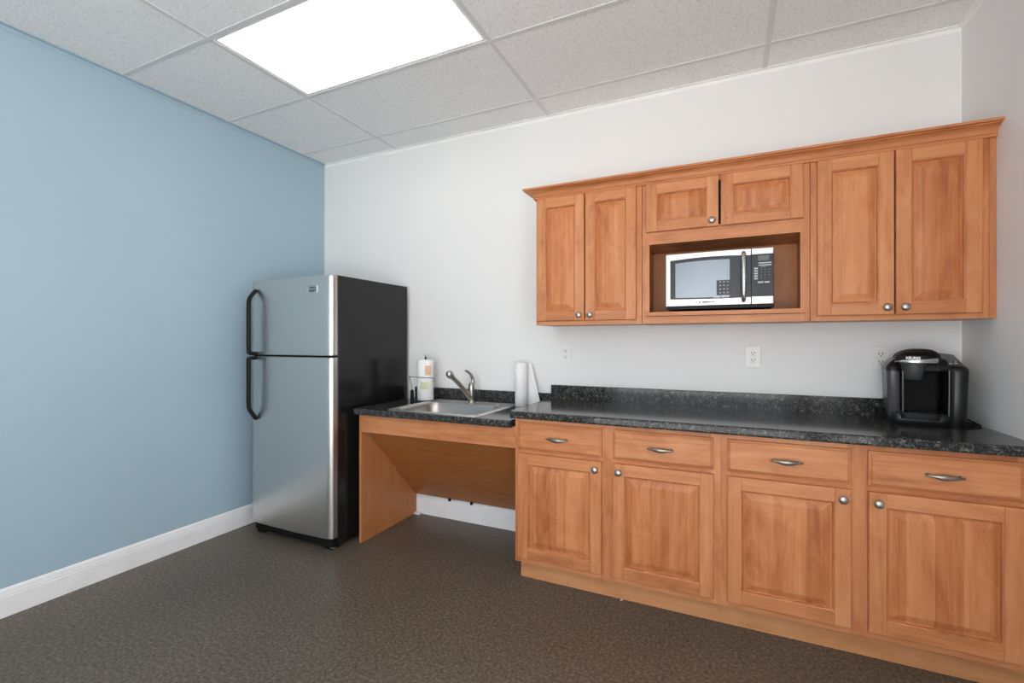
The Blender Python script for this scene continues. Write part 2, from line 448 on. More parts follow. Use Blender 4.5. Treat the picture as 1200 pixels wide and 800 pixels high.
# ------------------------------------------------------------------ long counter
def counter(name, x0, x1, ztop, th, yf, splash, label, hole=None):
    cx = (x0+x1)/2
    t = thing(name, label, 'countertop', (cx, -.3, ztop-th))
    mb = MB((cx, -.3, ztop-th)); z0 = ztop-th
    # rolled front edge profile in (y,z)
    def prof(yb, yfr): return [(yb, z0), (yfr+.004, z0), (yfr+.0008, z0+.003), (yfr, z0+.008), (yfr, ztop-.010), (yfr+.0015, ztop-.0045), (yfr+.005, ztop-.0012), (yfr+.010, ztop), (yb, ztop)]
    if hole is None:
        p = prof(-.0205, yf)
        mb.loops([[(x0, a, b) for a, b in p], [(x1, a, b) for a, b in p]], 0, False)
    else:
        hx0, hx1, hy0, hy1 = hole
        p = prof(hy0, yf)
        mb.loops([[(x0, a, b) for a, b in p], [(x1, a, b) for a, b in p]], 0, False)
        mb.box(x0, x1, hy1, -.0205, z0, ztop).box(x0, hx0, hy0, hy1, z0, ztop).box(hx1, x1, hy0, hy1, z0, ztop)
    part(mb, 'worktop', 'lam', t, smooth_angle=50)
    sp = MB((cx, -.01, ztop)).box(x0, x1, -.02, -.0005, z0, splash)
    part(sp, 'backsplash', 'lam', t, bevel=.003)
    return t
counter('countertop', 2.018, W-.001, .9145, .0375, -.648, .9985, 'long black granite-look countertop with low backsplash over the maple base cabinets')
ZS = .862
counter('sink_countertop', .938, 2.0165, ZS, .038, -.645, .943, 'short lower black granite-look countertop holding the steel sink', hole=(1.186, 1.780, -.5905, -.175))

# ------------------------------------------------------------------ sink base (wheelchair-height)
t = thing('sink_cabinet', 'open maple sink cabinet with slanted panel between fridge and base cabinets', 'cabinet', (1.48, -.3, 0))
part(MB((.941, -.3, 0)).box(.932, .950, -.59, -.0145, .0005, ZS-.0385), 'side_panel', ['veneer'], t, bevel=.001)
part(MB((1.48, -.585, .706))  .box(.951, 2.0315, -.590, -.578, .706, ZS-.0385), 'apron', ['wh'], t, bevel=.001)
sl = MB((1.48, -.3, .15))
n = Vector((0, -.575, -.54)).normalized()*.012
a = Vector((0, -.566, .735)); b = Vector((0, -.028, .150))
r0 = [(x, p.y, p.z) for x, p in ((.9515, a), (.9515, b), (.9515, b-n), (.9515, a-n))]
r1 = [(2.0315, q[1], q[2]) for q in r0]
sl.loops([r0, r1], 0, False)
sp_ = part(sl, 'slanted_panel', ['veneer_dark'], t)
for bx_ in (1.26, 1.44):  # two small dark round stubs at the slanted panel's lower edge
    q = part(MB((bx_, -.04, .15)).lathe((bx_, -.045, .158), (0, 0, -1), [(0, .011), (.012, .011), (.017, .008), (.019, .002)], 16), 'dark_stub', 'matteblack', sp_)
for z_ , y_ in ((.66, -.50), (.38, -.245)):
    part(MB((.956, y_, z_)).box(.9505, .964, y_-.012, y_+.004, z_-.010, z_+.004), 'bracket', 'nickel', t, bevel=.002)

# ------------------------------------------------------------------ sink
t = thing('kitchen_sink', 'square drop-in stainless steel sink set in the lower counter', 'sink', (1.48, -.34, ZS))
sk = MB((1.48, -.34, ZS)); z = ZS+.0005
def srr(x0, x1, y0, y1, zz, r): return (zz, (x0+x1)/2, (y0+y1)/2, (x1-x0)/2, (y1-y0)/2, r)
sk.rr([srr(1.202, 1.764, -.587, -.185, z+.003, .075), srr(1.206, 1.760, -.583, -.190, z+.0005, .075), srr(1.209, 1.757, -.579, -.194, z-.008, .075), srr(1.212, 1.754, -.567, -.198, z-.030, .075),
       srr(1.222, 1.744, -.552, -.212, z-.112, .065), srr(1.230, 1.736, -.544, -.220, z-.124, .065), srr(1.252, 1.714, -.522, -.242, z-.130, .06), srr(1.44, 1.52, -.43, -.35, z-.133, .0399)], cap0=False)
part(sk, 'basin', 'sink', t, smooth_angle=55)
rm = MB((1.48, -.34, ZS))
rm.rr([srr(1.172, 1.803, -.620, -.058, z, .02), srr(1.174, 1.801, -.618, -.060, z+.003, .02), srr(1.178, 1.796, -.613, -.065, z+.0055, .018), srr(1.184, 1.788, -.607, -.073, z+.0055, .016),
       srr(1.187, 1.785, -.604, -.076, z+.003, .015), srr(1.202, 1.764, -.587, -.185, z+.003, .075)], cap0=False, cap1=False)
part(rm, 'rim', 'sinkrim_lit', t, smooth_angle=55)
part(MB((1.48, -.39, z-.132)).lathe((1.48, -.39, z-.1325), (0, 0, 1), [(0, .04), (.003, .041), (.004, .036), (.0015, .033), (.001, .002)], 24), 'drain', 'chrome', t)
part(MB((1.69, -.125, z+.003)).lathe((1.69, -.125, z+.003), (0, 0, 1), [(0, .021), (.003, .021), (.005, .018), (.0055, .002)], 24), 'hole_cover', 'nickel', t)

# ------------------------------------------------------------------ faucet
fx, fy, fz = 1.482, -.118, ZS+.0037
t = thing('kitchen_faucet', 'brushed nickel single-lever faucet with round pull-out head behind the sink', 'faucet', (fx, fy, fz))
part(MB((fx, fy, fz)).lathe((fx, fy, fz), (0, 0, 1), [(0, .0265), (.004, .0265), (.008, .022), (.03, .0195), (.07, .0205), (.105, .0225), (.118, .021), (.130, .016), (.137, .008), (.139, .001)], 28), 'body', 'nickel', t)
sp_ = part(MB((fx, fy, fz)).tube([(fx, fy-.002, fz+.018), (fx-.006, fy-.045, fz+.060), (fx-.017, fy-.115, fz+.125), (fx-.030, fy-.200, fz+.190)], [.0175, .0165, .0145, .0155], 18), 'spout', 'nickel', t)
hd = Vector((fx-.030, fy-.200, fz+.190)); dr_ = Vector((-.02, -.66, .42)).normalized()
part(MB(hd).lathe(hd-dr_*.006, dr_, [(0, .0155), (.004, .019), (.018, .0235), (.032, .0255), (.044, .0235), (.053, .017), (.058, .008), (.059, .001)], 24), 'spray_head', 'knobm', sp_)
part(MB((fx, fy, fz+.12)).tube([(fx, fy+.006, fz+.105), (fx+.002, fy+.014, fz+.150), (fx-.002, fy-.004, fz+.188), (fx-.006, fy-.045, fz+.214), (fx-.008, fy-.070, fz+.220)], [.017, .0125, .0095, .0080, .0055], 14), 'lever', 'nickel', t)

# ------------------------------------------------------------------ paper towels
def roll(mb, cx, cy, z0, r, h, core=.019, seed=0):
    n = 40; rnd = random.Random(seed)
    wob = [1+.012*math.sin(3*2*PI*j/n+seed)+.006*rnd.random() for j in range(n)]
    def ring(rr_, z_): return [(cx+math.cos(2*PI*j/n)*rr_*wob[j], cy+math.sin(2*PI*j/n)*rr_*wob[j], z_) for j in range(n)]
    mb.loops([ring(core, z0+h-.02), ring(core, z0+h), ring(r-.002, z0+h), ring(r, z0+h-.002), ring(r*1.005, z0+h*.6), ring(r, z0+.002), ring(r-.002, z0), ring(core, z0)], 0, True, False, False)
    return mb
# plain roll by the long counter
cx, cy = 1.845, -.105
t = thing('paper_towel_roll', 'plain white paper towel roll with a loose sheet, against the long counter', 'paper towel', (cx, cy, ZS+.0005))
part(roll(MB((cx, cy, ZS+.0005)), cx, cy, ZS+.0005, .040, .281, seed=1), 'roll', 'paper', t, smooth_angle=50)
part(MB((cx, cy, ZS)).lathe((cx, cy, ZS+.001), (0, 0, 1), [(0, .0185), (.279, .0185), (.279, .0165), (.26, .016)], 24), 'core', 'card', t)
sh = MB((cx, cy, ZS+.0005)); rows = []
for k in range(9):
    v = k/8; zz = ZS+.001+.279*(1-v)*.985
    row = []
    for j in range(11):
        u = j/10; ln = .030+.068*v
        a0 = math.radians(62)
        px = cx+math.cos(a0)*.042+u*ln; py = cy+math.sin(a0)*.042-.004*math.sin(u*PI)*v+.010*u+.004*math.sin(5*u+3*v)*u
        row.append((px, py, zz))
    rows.append(row)
back = [[(p[0], p[1]+.0012, p[2]) for p in r] for r in rows]
sh.loops([r+list(reversed(q)) for r, q in zip(rows, back)], 0, True)
part(sh, 'loose_sheet', 'paper', t, smooth_angle=60)
# printed roll on wire holder by the fridge
cx, cy = 1.128, -.150; hz = ZS+.0005
hx, hy = cx, cy
t2 = thing('paper_towel_holder', 'dark wire countertop paper towel holder next to the fridge', 'paper towel holder', (cx, cy, hz))
mb = MB((cx, cy, hz))
mb.tube([(cx+math.cos(a)*.068, cy+math.sin(a)*.068, hz+.004) for a in [2*PI*k/24 for k in range(25)]], .0028, 8, cat=False)
mb.tube([(cx-.068, cy, hz+.004), (cx+.068, cy, hz+.004)], .0026, 8, cat=False).tube([(cx, cy-.068, hz+.004), (cx, cy+.068, hz+.004)], .0026, 8, cat=False)
part(mb, 'base', 'darkgrey', t2)
part(MB((cx, cy, hz)).lathe((cx, cy, hz+.005), (0, 0, 1), [(0, .004), (.288, .004), (.291, .0075), (.297, .0085), (.302, .006), (.306, .003), (.318, .0022), (.320, .0005)], 16), 'rod', 'darkgrey', t2)
mb = MB((cx, cy, hz))
arm = [(cx-0.120, cy-.015, hz+.006), (cx-0.122, cy-.017, hz+.09), (cx-0.122, cy-.019, hz+.168), (cx-0.107, cy-.045, hz+.170), (cx-.040, cy-.066, hz+.170), (cx+.02, cy-.068, hz+.168), (cx+.062, cy-.038, hz+.165), (cx+.072, cy-.006, hz+.162), (cx+.066, cy+.012, hz+.150), (cx+.060, cy+.006, hz+.138)]
mb.tube(arm[2:], .0022, 8)
mb.tube([(cx-.055, cy-.04, hz+.004), (cx-.09, cy-.03, hz+.010), (cx-.098, cy-.02, hz+.06), (cx-0.122, cy-.019, hz+.168)], .0022, 8)
part(mb, 'tension_arm', 'darkgrey', t2)
part(MB((cx-.07, cy-.05, hz)).rr([(hz+.0003, cx-.068, cy-.060, .013, .011, .004), (hz+.02, cx-.070, cy-.060, .012, .010, .004), (hz+.075, cx-.072, cy-.058, .0105, .008, .004), (hz+.080, cx-.072, cy-.058, .006, .005, .003)]), 'clamp', 'blackp', t2)
cx2 = cx
t = thing('paper_towel_roll', 'white paper towel roll with orange and green prints on the wire holder', 'paper towel', (cx, cy, hz+.008))
part(roll(MB((cx, cy, hz+.008)), cx, cy, hz+.008, .057, .281, seed=2), 'roll', 'paper', t, smooth_angle=50)
def patch(name, a0, a1, z0, z1, mat):
    mb = MB((cx, cy, hz)); r = .0592; n = 10; rg = []
    cols_ = []
    for k in range(n+1):
        a = math.radians(a0+(a1-a0)*k/n); jz = .004*math.sin(k*2.1)
        cols_.append([(cx+math.cos(a)*r, cy+math.sin(a)*r, z0+jz), (cx+math.cos(a)*r, cy+math.sin(a)*r, z1+jz*.7), (cx+math.cos(a)*(r-.0012), cy+math.sin(a)*(r-.0012), z1+jz*.7), (cx+math.cos(a)*(r-.0012), cy+math.sin(a)*(r-.0012), z0+jz)])
    mb.loops(cols_, 0, True)
    part(mb, name, mat, t)
patch('print', -58, -14, hz+.185, hz+.250, 'print_orange')
patch('print', -92, -28, hz+.085, hz+.135, 'print_green')

# ------------------------------------------------------------------ refrigerator
X0, X1 = .16, .88; YB, YD, YDF = -.032, -.715, -.778; ZTOP = 1.690
t = thing('refrigerator', 'stainless top-freezer refrigerator with black sides in the corner by the blue wall', 'refrigerator', (.52, -.38, 0))
part(MB((.52, -.38, .03)).box(X0, X1, YD, YB, .030, ZTOP), 'cabinet', 'fridgeblack', t, bevel=.006)
g = MB((.52, -.7, .03)).box(X0+.015, X1-.01, YD-.035, YD-.002, .022, .068)
for k in range(4): g.box(X0+.03, X1-.04, YD-.038, YD-.034, .028+k*.010, .033+k*.010)
part(g, 'base_grille', 'matteblack', t)
def fdoor(z0, z1, name):
    mb = MB((.52, YD, z0)); rings = []
    prof = [(X0, YD-.006)]
    n = 10
    prof.append((X0, YDF+.024))
    for k in range(1, 6):
        a = math.radians(90*k/5); prof.append((X0+.020-.020*math.cos(a), YDF+.024-.016*math.sin(a)))
    for k in range(1, 12):
        u = k/12; prof.append((X0+.02+(X1-X0-.068)*u, YDF+.008-.008*math.sin(PI*u)))
    for k in range(0, 7):
        a = math.radians(90*k/6); prof.append((X1-.048+.048*math.sin(a), YDF+.036-.028*math.cos(a)))
    prof.append((X1, YD-.006))
    def inset(q, z):
        cxm, cym = (X0+X1)/2, (YD+YDF)/2
        return [(x+(q if x < cxm else -q)*min(1, abs(x-cxm)/.3), y+(q if y < cym else 0), z) for x, y in prof]
    mb.loops([inset(.003, z0), inset(0, z0+.004), inset(0, z1-.004), inset(.003, z1)], 0, True)
    mb.box(X0+.008, X1-.008, YD-.007, YD-.0002, z0+.006, z1-.006, 1)
    return part(mb, name, ['steel', 'matteblack'], t, smooth_angle=35)
fz_ = fdoor(1.193, 1.686, 'freezer_door'); fr_ = fdoor(.073, 1.181, 'fridge_door')
part(MB((.52, YD, 1.18)).box(X0+.004, X1-.004, YD-.04, YD-.0005, 1.1815, 1.1925), 'divider', 'matteblack', t)
hxx = .215
def fhandle(door_, pts, pad0, pad1):
    mb = MB((hxx, YDF, pts[0][2])); rings = []
    P = [Vector(p) for p in pts]; n = 14
    # flattened oval bar swept along a path in the y-z plane
    Q = []
    for i in range(len(P)-1):
        p0 = P[max(i-1, 0)]; p1 = P[i]; p2 = P[i+1]; p3 = P[min(i+2, len(P)-1)]
        for k in range(6):
            u = k/6; Q.append(.5*((2*p1)+(p2-p0)*u+(2*p0-5*p1+4*p2-p3)*u*u+(3*p1-p0-3*p2+p3)*u**3))
    Q.append(P[-1])
    for i, p in enumerate(Q):
        d = (Q[min(i+1, len(Q)-1)]-Q[max(i-1, 0)]).normalized(); w = Vector((1, 0, 0)).cross(d)
        e = min(i, len(Q)-1-i)/3; sc = 1 if e > 1 else .55+.45*e
        rings.append([p+Vector((1, 0, 0))*math.cos(2*PI*j/n)*.0155*sc+w*math.sin(2*PI*j/n)*.0125*sc for j in range(n)])
    mb.loops(rings, 0, True)
    return part(mb, 'handle', 'blackp', door_)
yo = YDF-.052
fhandle(fz_, [(hxx, YDF+.004, 1.622), (hxx, YDF-.012, 1.606), (hxx, yo+.006, 1.560), (hxx, yo, 1.500), (hxx, yo, 1.350), (hxx, yo, 1.225), (hxx, yo+.006, 1.205), (hxx, YDF-.010, 1.200), (hxx, YDF+.004, 1.200)], 0, 0)
fhandle(fr_, [(hxx, YDF+.004, 1.172), (hxx, YDF-.010, 1.172), (hxx, yo+.006, 1.168), (hxx, yo, 1.150), (hxx, yo, 1.0), (hxx, yo, .880), (hxx, yo+.006, .835), (hxx, YDF-.012, .785), (hxx, YDF+.004, .762)], 0, 0)
bp = MB((.735, YDF, 1.60)).box(.700, .768, YDF-.0012, YDF+.005, 1.583, 1.628)
bd = part(bp, 'badge', 'badgeplate', fz_, bevel=.0008)
lettering('FRIGIDAIRE', .0125, 'badge', bd, (0, -.0014, .0125), bold=.0010, sx=.85)
lettering('GALLERY', .0165, 'badge', bd, (0, -.0014, -.006), bold=.0014, sx=.85)
part(MB((X1-.06, YD, .02)).box(X1-.09, X1-.02, YD-.03, YD+.03, .0005, .030), 'foot', 'matteblack', t, bevel=.004)
part(MB((X0+.06, YD, .02)).box(X0+.02, X0+.09, YD-.03, YD+.03, .0005, .030), 'foot', 'matteblack', t, bevel=.004)
for xx in (X0+.06, X1-.06):
    part(MB((xx, -.1, .02)).box(xx-.03, xx+.03, -.13, -.07, .0005, .030), 'foot', 'matteblack', t, bevel=.004)
part(MB((X1-.02, YD-.02, .01)).box(X1-.03, X1+.001, YD-.034, YD-.012, .012, .020), 'hinge_plate', 'knobm', t, bevel=.002)

# ------------------------------------------------------------------ upper cabinets
ZB, ZU = 1.3755, 2.128
def carcass_parts(t, x0, x1, z0, z1, cx):
    c = MB((cx, -.15, z0)); e = .0008
    c.box(x0+e, x0+.016, -.2855, -.002, z0+.001, z1, 0).box(x1-.016, x1-e, -.2855, -.002, z0+.001, z1, 0)
    c.box(x0+.016, x1-.016, -.2855, -.002, z0+.002, z0+.018, 1).box(x0+.016, x1-.016, -.2855, -.002, z1-.016, z1, 1).box(x0+.016, x1-.016, -.008, -.002, z0+.018, z1-.016, 1)
    part(c, 'carcass', ['veneer', 'wd'], t)
def upper(x0, x1, doors, label, kn):
    cx = (x0+x1)/2
    t = thing('wall_cabinet', label, 'cabinet', (cx, -.15, ZB), group='tall maple wall cabinets')
    carcass_parts(t, x0, x1, ZB, ZU, cx)
    f = MB((cx, -.305, ZB)); e = .0008
    a, b = doors[0][0]+.012, doors[-1][1]-.012
    f.box(x0+e, a, -.305, -.286, ZB, ZU, 0).box(b, x1-e, -.305, -.286, ZB, ZU, 0)
    f.box(a, b, -.305, -.286, ZB, ZB+.036, 1).box(a, b, -.305, -.286, ZU-.036, ZU, 1)
    f.box(a, b, -.2955, -.286, ZB+.036, ZU-.036, 2)
    part(f, 'face_frame', ['wv', 'wh', 'matteblack'], t)
    for (p, q), s in zip(doors, kn):
        d = door(t, p, q, 1.398, 2.112, -.3055, fw=.054)
        knob(d, q-.027 if s > 0 else p+.030, -.3255, 1.429)
    return t
upper(2.031, 2.6405, [(2.041, 2.3265), (2.3325, 2.613)], 'tall two-door maple wall cabinet at the left end, next to the microwave', (1, -1))
right_cab = upper(3.4065, 4.0305, [(3.432, 3.7155), (3.7205, 4.004)], 'tall two-door maple wall cabinet at the right wall, above the coffee maker', (1, -1))
# cabinet over the microwave with open niche
x0, x1 = 2.6415, 3.4055; cx = (x0+x1)/2
t = thing('microwave_cabinet', 'middle maple wall cabinet with two short doors above an open microwave niche', 'cabinet', (cx, -.15, ZB))
c = MB((cx, -.15, ZB)); e = .0008
c.box(x0+e, x0+.016, -.2855, -.002, ZB, ZU, 0).box(x1-.016, x1-e, -.2855, -.002, ZB, ZU, 0)
c.box(x0+.016, x1-.016, -.2855, -.002, ZU-.016, ZU, 1)
c.box(x0+.016, x1-.016, -.008, -.002, ZB+.03, ZU-.016, 2).box(x0+.016, x1-.016, -.2855, -.008, 1.797, 1.812, 1).box(x0+.016, x1-.016, -.2855, -.008, ZB+.001, ZB+.02, 1)
part(c, 'carcass', ['veneer', 'wh', 'veneer'], t)
nx0, nx1 = 2.680, 3.368
f = MB((cx, -.305, ZB))
f.box(x0+e, nx0, -.305, -.286, ZB, ZU, 0).box(nx1, x1-e, -.305, -.286, ZB, ZU, 0)
f.box(nx0, nx1, -.305, -.286, ZB, 1.4125, 1).box(nx0, nx1, -.305, -.286, 1.795, 1.870, 1).box(nx0, nx1, -.305, -.286, ZU-.036, ZU, 1)
f.box(nx0, nx1, -.2955, -.286, 1.87, ZU-.036, 2)
part(f, 'face_frame', ['wv', 'wh', 'matteblack'], t)
sh = MB((cx, -.16, 1.413)).box(nx0+.001, nx1-.001, -.2845, -.009, 1.4135, 1.4345, 0).box(nx0-.018, nx1+.018, -.332, -.3055, 1.4135, 1.4345, 0).box(nx0+.001, nx1-.001, -.3055, -.2845, 1.4135, 1.4345, 0)
part(sh, 'shelf', ['wh'], t, bevel=.0015)
d = door(t, 2.664, 3.0165, 1.858, 2.112, -.3055, fw=.054)
knob(d, 2.986, -.3255, 1.886)
d = door(t, 3.0265, 3.380, 1.858, 2.112, -.3055, fw=.054, label='short door with an empty screw hole and no knob')
part(MB((3.053, -.326, 1.890)).lathe((3.053, -.3252, 1.890), (0, -1, 0), [(0, .003), (.0008, .003), (.0009, .0005)], 12), 'screw_hole', 'slot', d)
# filler at the right wall
part(MB((4.041, -.29, ZB)).box(4.0307, W-.0008, -.3055, -.283, ZB, ZU), 'filler_strip', ['wv'], right_cab, bevel=.001)

# crown moulding with left return
prof = [(0, 2.1135), (.010, 2.1135), (.012, 2.116), (.012, 2.121), (.008, 2.1225), (.008, 2.1265), (.013, 2.1285), (.015, 2.134), (.020, 2.143), (.029, 2.150), (.041, 2.1545), (.050, 2.156), (.050, 2.1605), (.0625, 2.1615), (.0625, 2.171), (.058, 2.1735), (0, 2.1735)]
prof = [(max(a, .0), z_) for a, z_ in prof]
cmh = MB((3.04, -.306, 2.113)); xl, yl = 2.0300, -.3265
# the moulding sits in front of the door tops' frame line
def cpt(a, z_, k):
    if k == 0: return (xl-a, -.0008, z_)
    if k == 1: return (xl-a, yl+.02-a, z_)
    return (W-.0008, yl+.02-a, z_)
cmh.loops([[cpt(a, z_, k) for a, z_ in prof] for k in range(3)], 0, False)
tag(cmh.build('crown_moulding', ['wh']), 'stained maple crown moulding running along the top of all the wall cabinets', 'moulding')

# ------------------------------------------------------------------ microwave
mx0, mx1, my, mz0, mz1 = 2.762, 3.262, -.300, 1.452, 1.737
t = thing('microwave_oven', 'silver and black countertop microwave oven in the open wall-cabinet niche', 'microwave', ((mx0+mx1)/2, -.17, 1.4345))
O = ((mx0+mx1)/2, -.17, 1.4345)
part(MB(O).box(mx0+.002, mx1, my+.030, -.035, mz0-.003, mz1), 'body', 'darkgrey', t, bevel=.004)
part(MB(O).box(mx0+.004, mx1-.001, my+.006, my+.030, mz0-.006, mz0+.012), 'bottom_strip', 'blackp', t, bevel=.003)
for xx in (mx0+.05, mx1-.05):
    for yy in (my+.06, -.07):
        part(MB((xx, yy, 1.4345)).lathe((xx, yy, 1.4347), (0, 0, 1), [(0, .011), (.002, .013), (.0140, .014)], 16), 'foot', 'blackp', t)
xs = 3.163
FZ0 = mz0+.012
dbm = MB(O)
def bow(x): return my+.010*(((x-(mx0+mx1)/2)/.25)**2)      # slightly bowed front
def bowed(mb, xa, xb, zf0, zf1, dy, th, mi=0, n=16):
    rings = []
    for k in range(n+1):
        x = xa+(xb-xa)*k/n; y = bow(x)+dy; a = zf0(x) if callable(zf0) else zf0; b = zf1(x) if callable(zf1) else zf1
        rings.append([(x, y, a), (x, y, b), (x, y+th, b), (x, y+th, a)])
    mb.loops(rings, mi, False)
bowed(dbm, mx0, xs-.0015, FZ0, mz1-.001, 0, .018)
dm = part(dbm, 'door', 'mwsteel', t, bevel=.0015)
top = lambda x: mz1-.034+.014*math.sin(PI*min(1, max(0, (x-mx0+.05)/(.40))/1.35))-.0
bot = lambda x: FZ0+.037-.005*math.sin(PI*(x-mx0)/.5)
bb = MB(O); bowed(bb, mx0+.022, xs-.0017, bot, lambda x: top(x)-.006, -.0012, .004)
gp = part(bb, 'glass_front', 'mwband', dm)
bb = MB(O); bowed(bb, mx0+.048, mx0+.305, lambda x: bot(x)+.008, lambda x: top(x)-.024, -.0018, .003)
wn = part(bb, 'window', 'mwglass', dm)
# ghost image of the keypad painted onto the window as pale marks
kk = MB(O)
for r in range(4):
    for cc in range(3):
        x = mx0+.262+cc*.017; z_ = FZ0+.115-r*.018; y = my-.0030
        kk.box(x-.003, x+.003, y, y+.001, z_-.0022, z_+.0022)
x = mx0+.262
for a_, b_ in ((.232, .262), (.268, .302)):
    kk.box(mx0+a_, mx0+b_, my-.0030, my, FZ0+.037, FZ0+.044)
part(kk, 'keypad_ghost_marks', 'keylight', dm)
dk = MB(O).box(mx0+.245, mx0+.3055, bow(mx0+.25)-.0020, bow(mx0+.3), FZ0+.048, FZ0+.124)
part(dk, 'keypad_ghost_patch', 'mwband', dm)  # dark backing of the painted keypad ghost
# handle
hxm = 3.129; hb = bow(hxm)
hp = [(hxm, hb+.001, mz1-.018), (hxm, hb-.012, mz1-.026), (hxm, hb-.024, mz1-.060), (hxm, hb-.029, (mz0+mz1)/2+.005), (hxm, hb-.024, FZ0+.058), (hxm, hb-.012, FZ0+.024), (hxm, hb+.001, FZ0+.016)]
hm = MB((hxm, hb, 1.6)); hm.tube(hp, [.0085, .0105, .011, .012, .011, .0105, .0085], 14)
part(hm, 'handle', 'chrome', dm)
cpm = MB(O); bowed(cpm, xs+.0015, mx1-.0035, FZ0, mz1-.001, 0, .018)
cp = part(cpm, 'control_panel', 'mwsteel', t, bevel=.0015)
bb = MB(O); bowed(bb, xs+.0017, mx1-.0037, FZ0+.036, mz1-.030, -.0012, .004)
part(bb, 'keypad_glass', 'mwband', cp)
def key(x, z_, w, h, mat, name='button'):
    y = bow(x)-.0012
    part(MB((x, y, z_)).rr([(0, 0, 0, w/2, h/2, min(w, h)*.35), (.0012, 0, 0, w/2, h/2, min(w, h)*.35)], seg=3) if False else MB((x, y, z_)).box(x-w/2, x+w/2, y-.0012, y+.0008, z_-h/2, z_+h/2), name, mat, cp, bevel=min(w, h)*.3)
kz = mz1-.030
key(3.212, kz-.020, .056, .024, 'display', 'display')
key(3.213, kz-.044, .074, .006, 'keylight'); key(3.213, kz-.055, .074, .006, 'keylight')
for r in range(5): key(3.183, kz-.070-r*.0125, .017, .0075, 'keylight')
for r in range(4):
    for cc in range(3): key(3.206+cc*.0165, kz-.076-r*.0135, .006, .0045, 'key')
key(3.216, kz-.064, .026, .004, 'key')
key(3.203, kz-.138, .026, .008, 'keylight'); key(3.231, kz-.138, .022, .008, 'keylight')
lettering('EMERSON', .0115, 'badge', dm, (-.043, bow(2.97)-.0006+.17, FZ0+.0165-1.4345), bold=.0007, sx=1.1)
lg = MB(O).box(2.925, 2.933, bow(2.93)-.0008, bow(2.93)+.001, FZ0+.0125, FZ0+.0205)
part(lg, 'logo_mark', 'badge', dm)

# ------------------------------------------------------------------ outlets
def outlet(x, z_, label):
    t = thing('wall_outlet', label, 'outlet', (x, -.0005, z_), group='white double outlets above the long counter')
    part(MB((x, 0, z_)).box(x-.0365, x+.0365, -.0075, -.0005, z_-.060, z_+.060), 'cover_plate', 'white', t, bevel=.0022, seg=3)
    for s in (1, -1):
        zc = z_+s*.0195
        r = part(MB((x, -.0065, zc)).box(x-.0175, x+.0175, -.0092, -.0065, zc-.0145, zc+.0145), 'receptacle', 'white', t, bevel=.004, seg=3)
        s_ = MB((x, -.0088, zc)).box(x-.0088, x-.0052, -.0096, -.0090, zc-.001, zc+.0085).box(x+.0052, x+.0088, -.0096, -.0090, zc-.001, zc+.0085)
        s_.lathe((x, -.0091, zc-.0075), (0, -1, 0), [(0, .0032), (.0005, .0032)], 12)
        part(s_, 'slots', 'slot', r)
    part(MB((x, -.0065, z_)).lathe((x, -.0074, z_), (0, -1, 0), [(0, .003), (.0008, .003), (.001, .001)], 12), 'screw', 'white', t)
outlet(2.114, 1.1985, 'white double wall outlet above the left end of the long backsplash')
outlet(3.1845, 1.1955, 'white double wall outlet below the microwave')
outlet(3.745, 1.1965, 'white double wall outlet just left of the coffee maker')

# ------------------------------------------------------------------ coffee maker (local frame, front = -y)
zc0 = .9147
t = thing('coffee_maker', 'black single-serve coffee maker with silver handle band at the right end of the counter', 'coffee maker', (3.852, -.175, zc0), rz=math.radians(-9))
def cpart(mb, name, mats, parent=None, **kw): return mb.build(name, mats, parent or t, **kw)
# base with bowed front
cpart(MB().rr([(.0003, -.018, -.010, .098, .115, .03), (.004, -.018, -.010, .102, .118, .032), (.046, -.018, -.010, .104, .118, .035), (.053, -.018, -.009, .100, .114, .033)]), 'base', 'glossblack', smooth_angle=50)
tr = cpart(MB().rr([(.028, -.022, -.098, .074, .040, .036), (.052, -.022, -.098, .077, .042, .038), (.056, -.022, -.098, .074, .040, .036), (.053, -.022, -.098, .068, .034, .03)]), 'drip_tray', 'blackp', smooth_angle=50)
gr = MB()
for k in range(7): gr.box(-.075+k*.0165, -.068+k*.0165, -.128, -.070, .0535, .0565)
cpart(gr, 'drip_grate', 'darkgrey', tr)
# rear housing
cpart(MB().rr([(.050, -.010, .055, .072, .052, .02), (.245, -.010, .055, .074, .054, .02)]), 'housing', 'matteblack', smooth_angle=50)
# right cheek: flares and rounds over at the top
cpart(MB().rr([(.0004, .098, .000, .028, .118, .022), (.006, .099, .000, .030, .120, .024), (.120, .101, .000, .032, .122, .026), (.236, .103, .000, .035, .124, .030), (.250, .102, .001, .0345, .122, .030), (.262, .098, .006, .031, .112, .028)]), 'side_cheek', 'glossblack', smooth_angle=60)
cpart(MB().tube([(.0715, -.114, .004), (.0725, -.117, .12), (.0725, -.119, .243)], .0028, 8), 'metal_strip', 'pullm')
cpart(MB().tube([(-.0765, -.105, .054), (-.0765, -.105, .15), (-.0765, -.104, .236)], .0030, 8), 'metal_strip', 'pullm')
# water tank on the left
tk = cpart(MB().rr([(.050, -.105, .010, .0215, .100, .016), (.054, -.105, .010, .0225, .103, .018), (.232, -.108, .010, .0245, .106, .020)]), 'water_tank', 'tank', smooth_angle=50)
cpart(MB().rr([(.2325, -.108, .010, .0262, .108, .022), (.246, -.108, .010, .0265, .108, .022), (.262, -.104, .014, .023, .100, .02), (.276, -.096, .018, .018, .092, .016), (.290, -.086, .022, .014, .085, .013)]), 'tank_lid', 'glossblack', tk, smooth_angle=60)
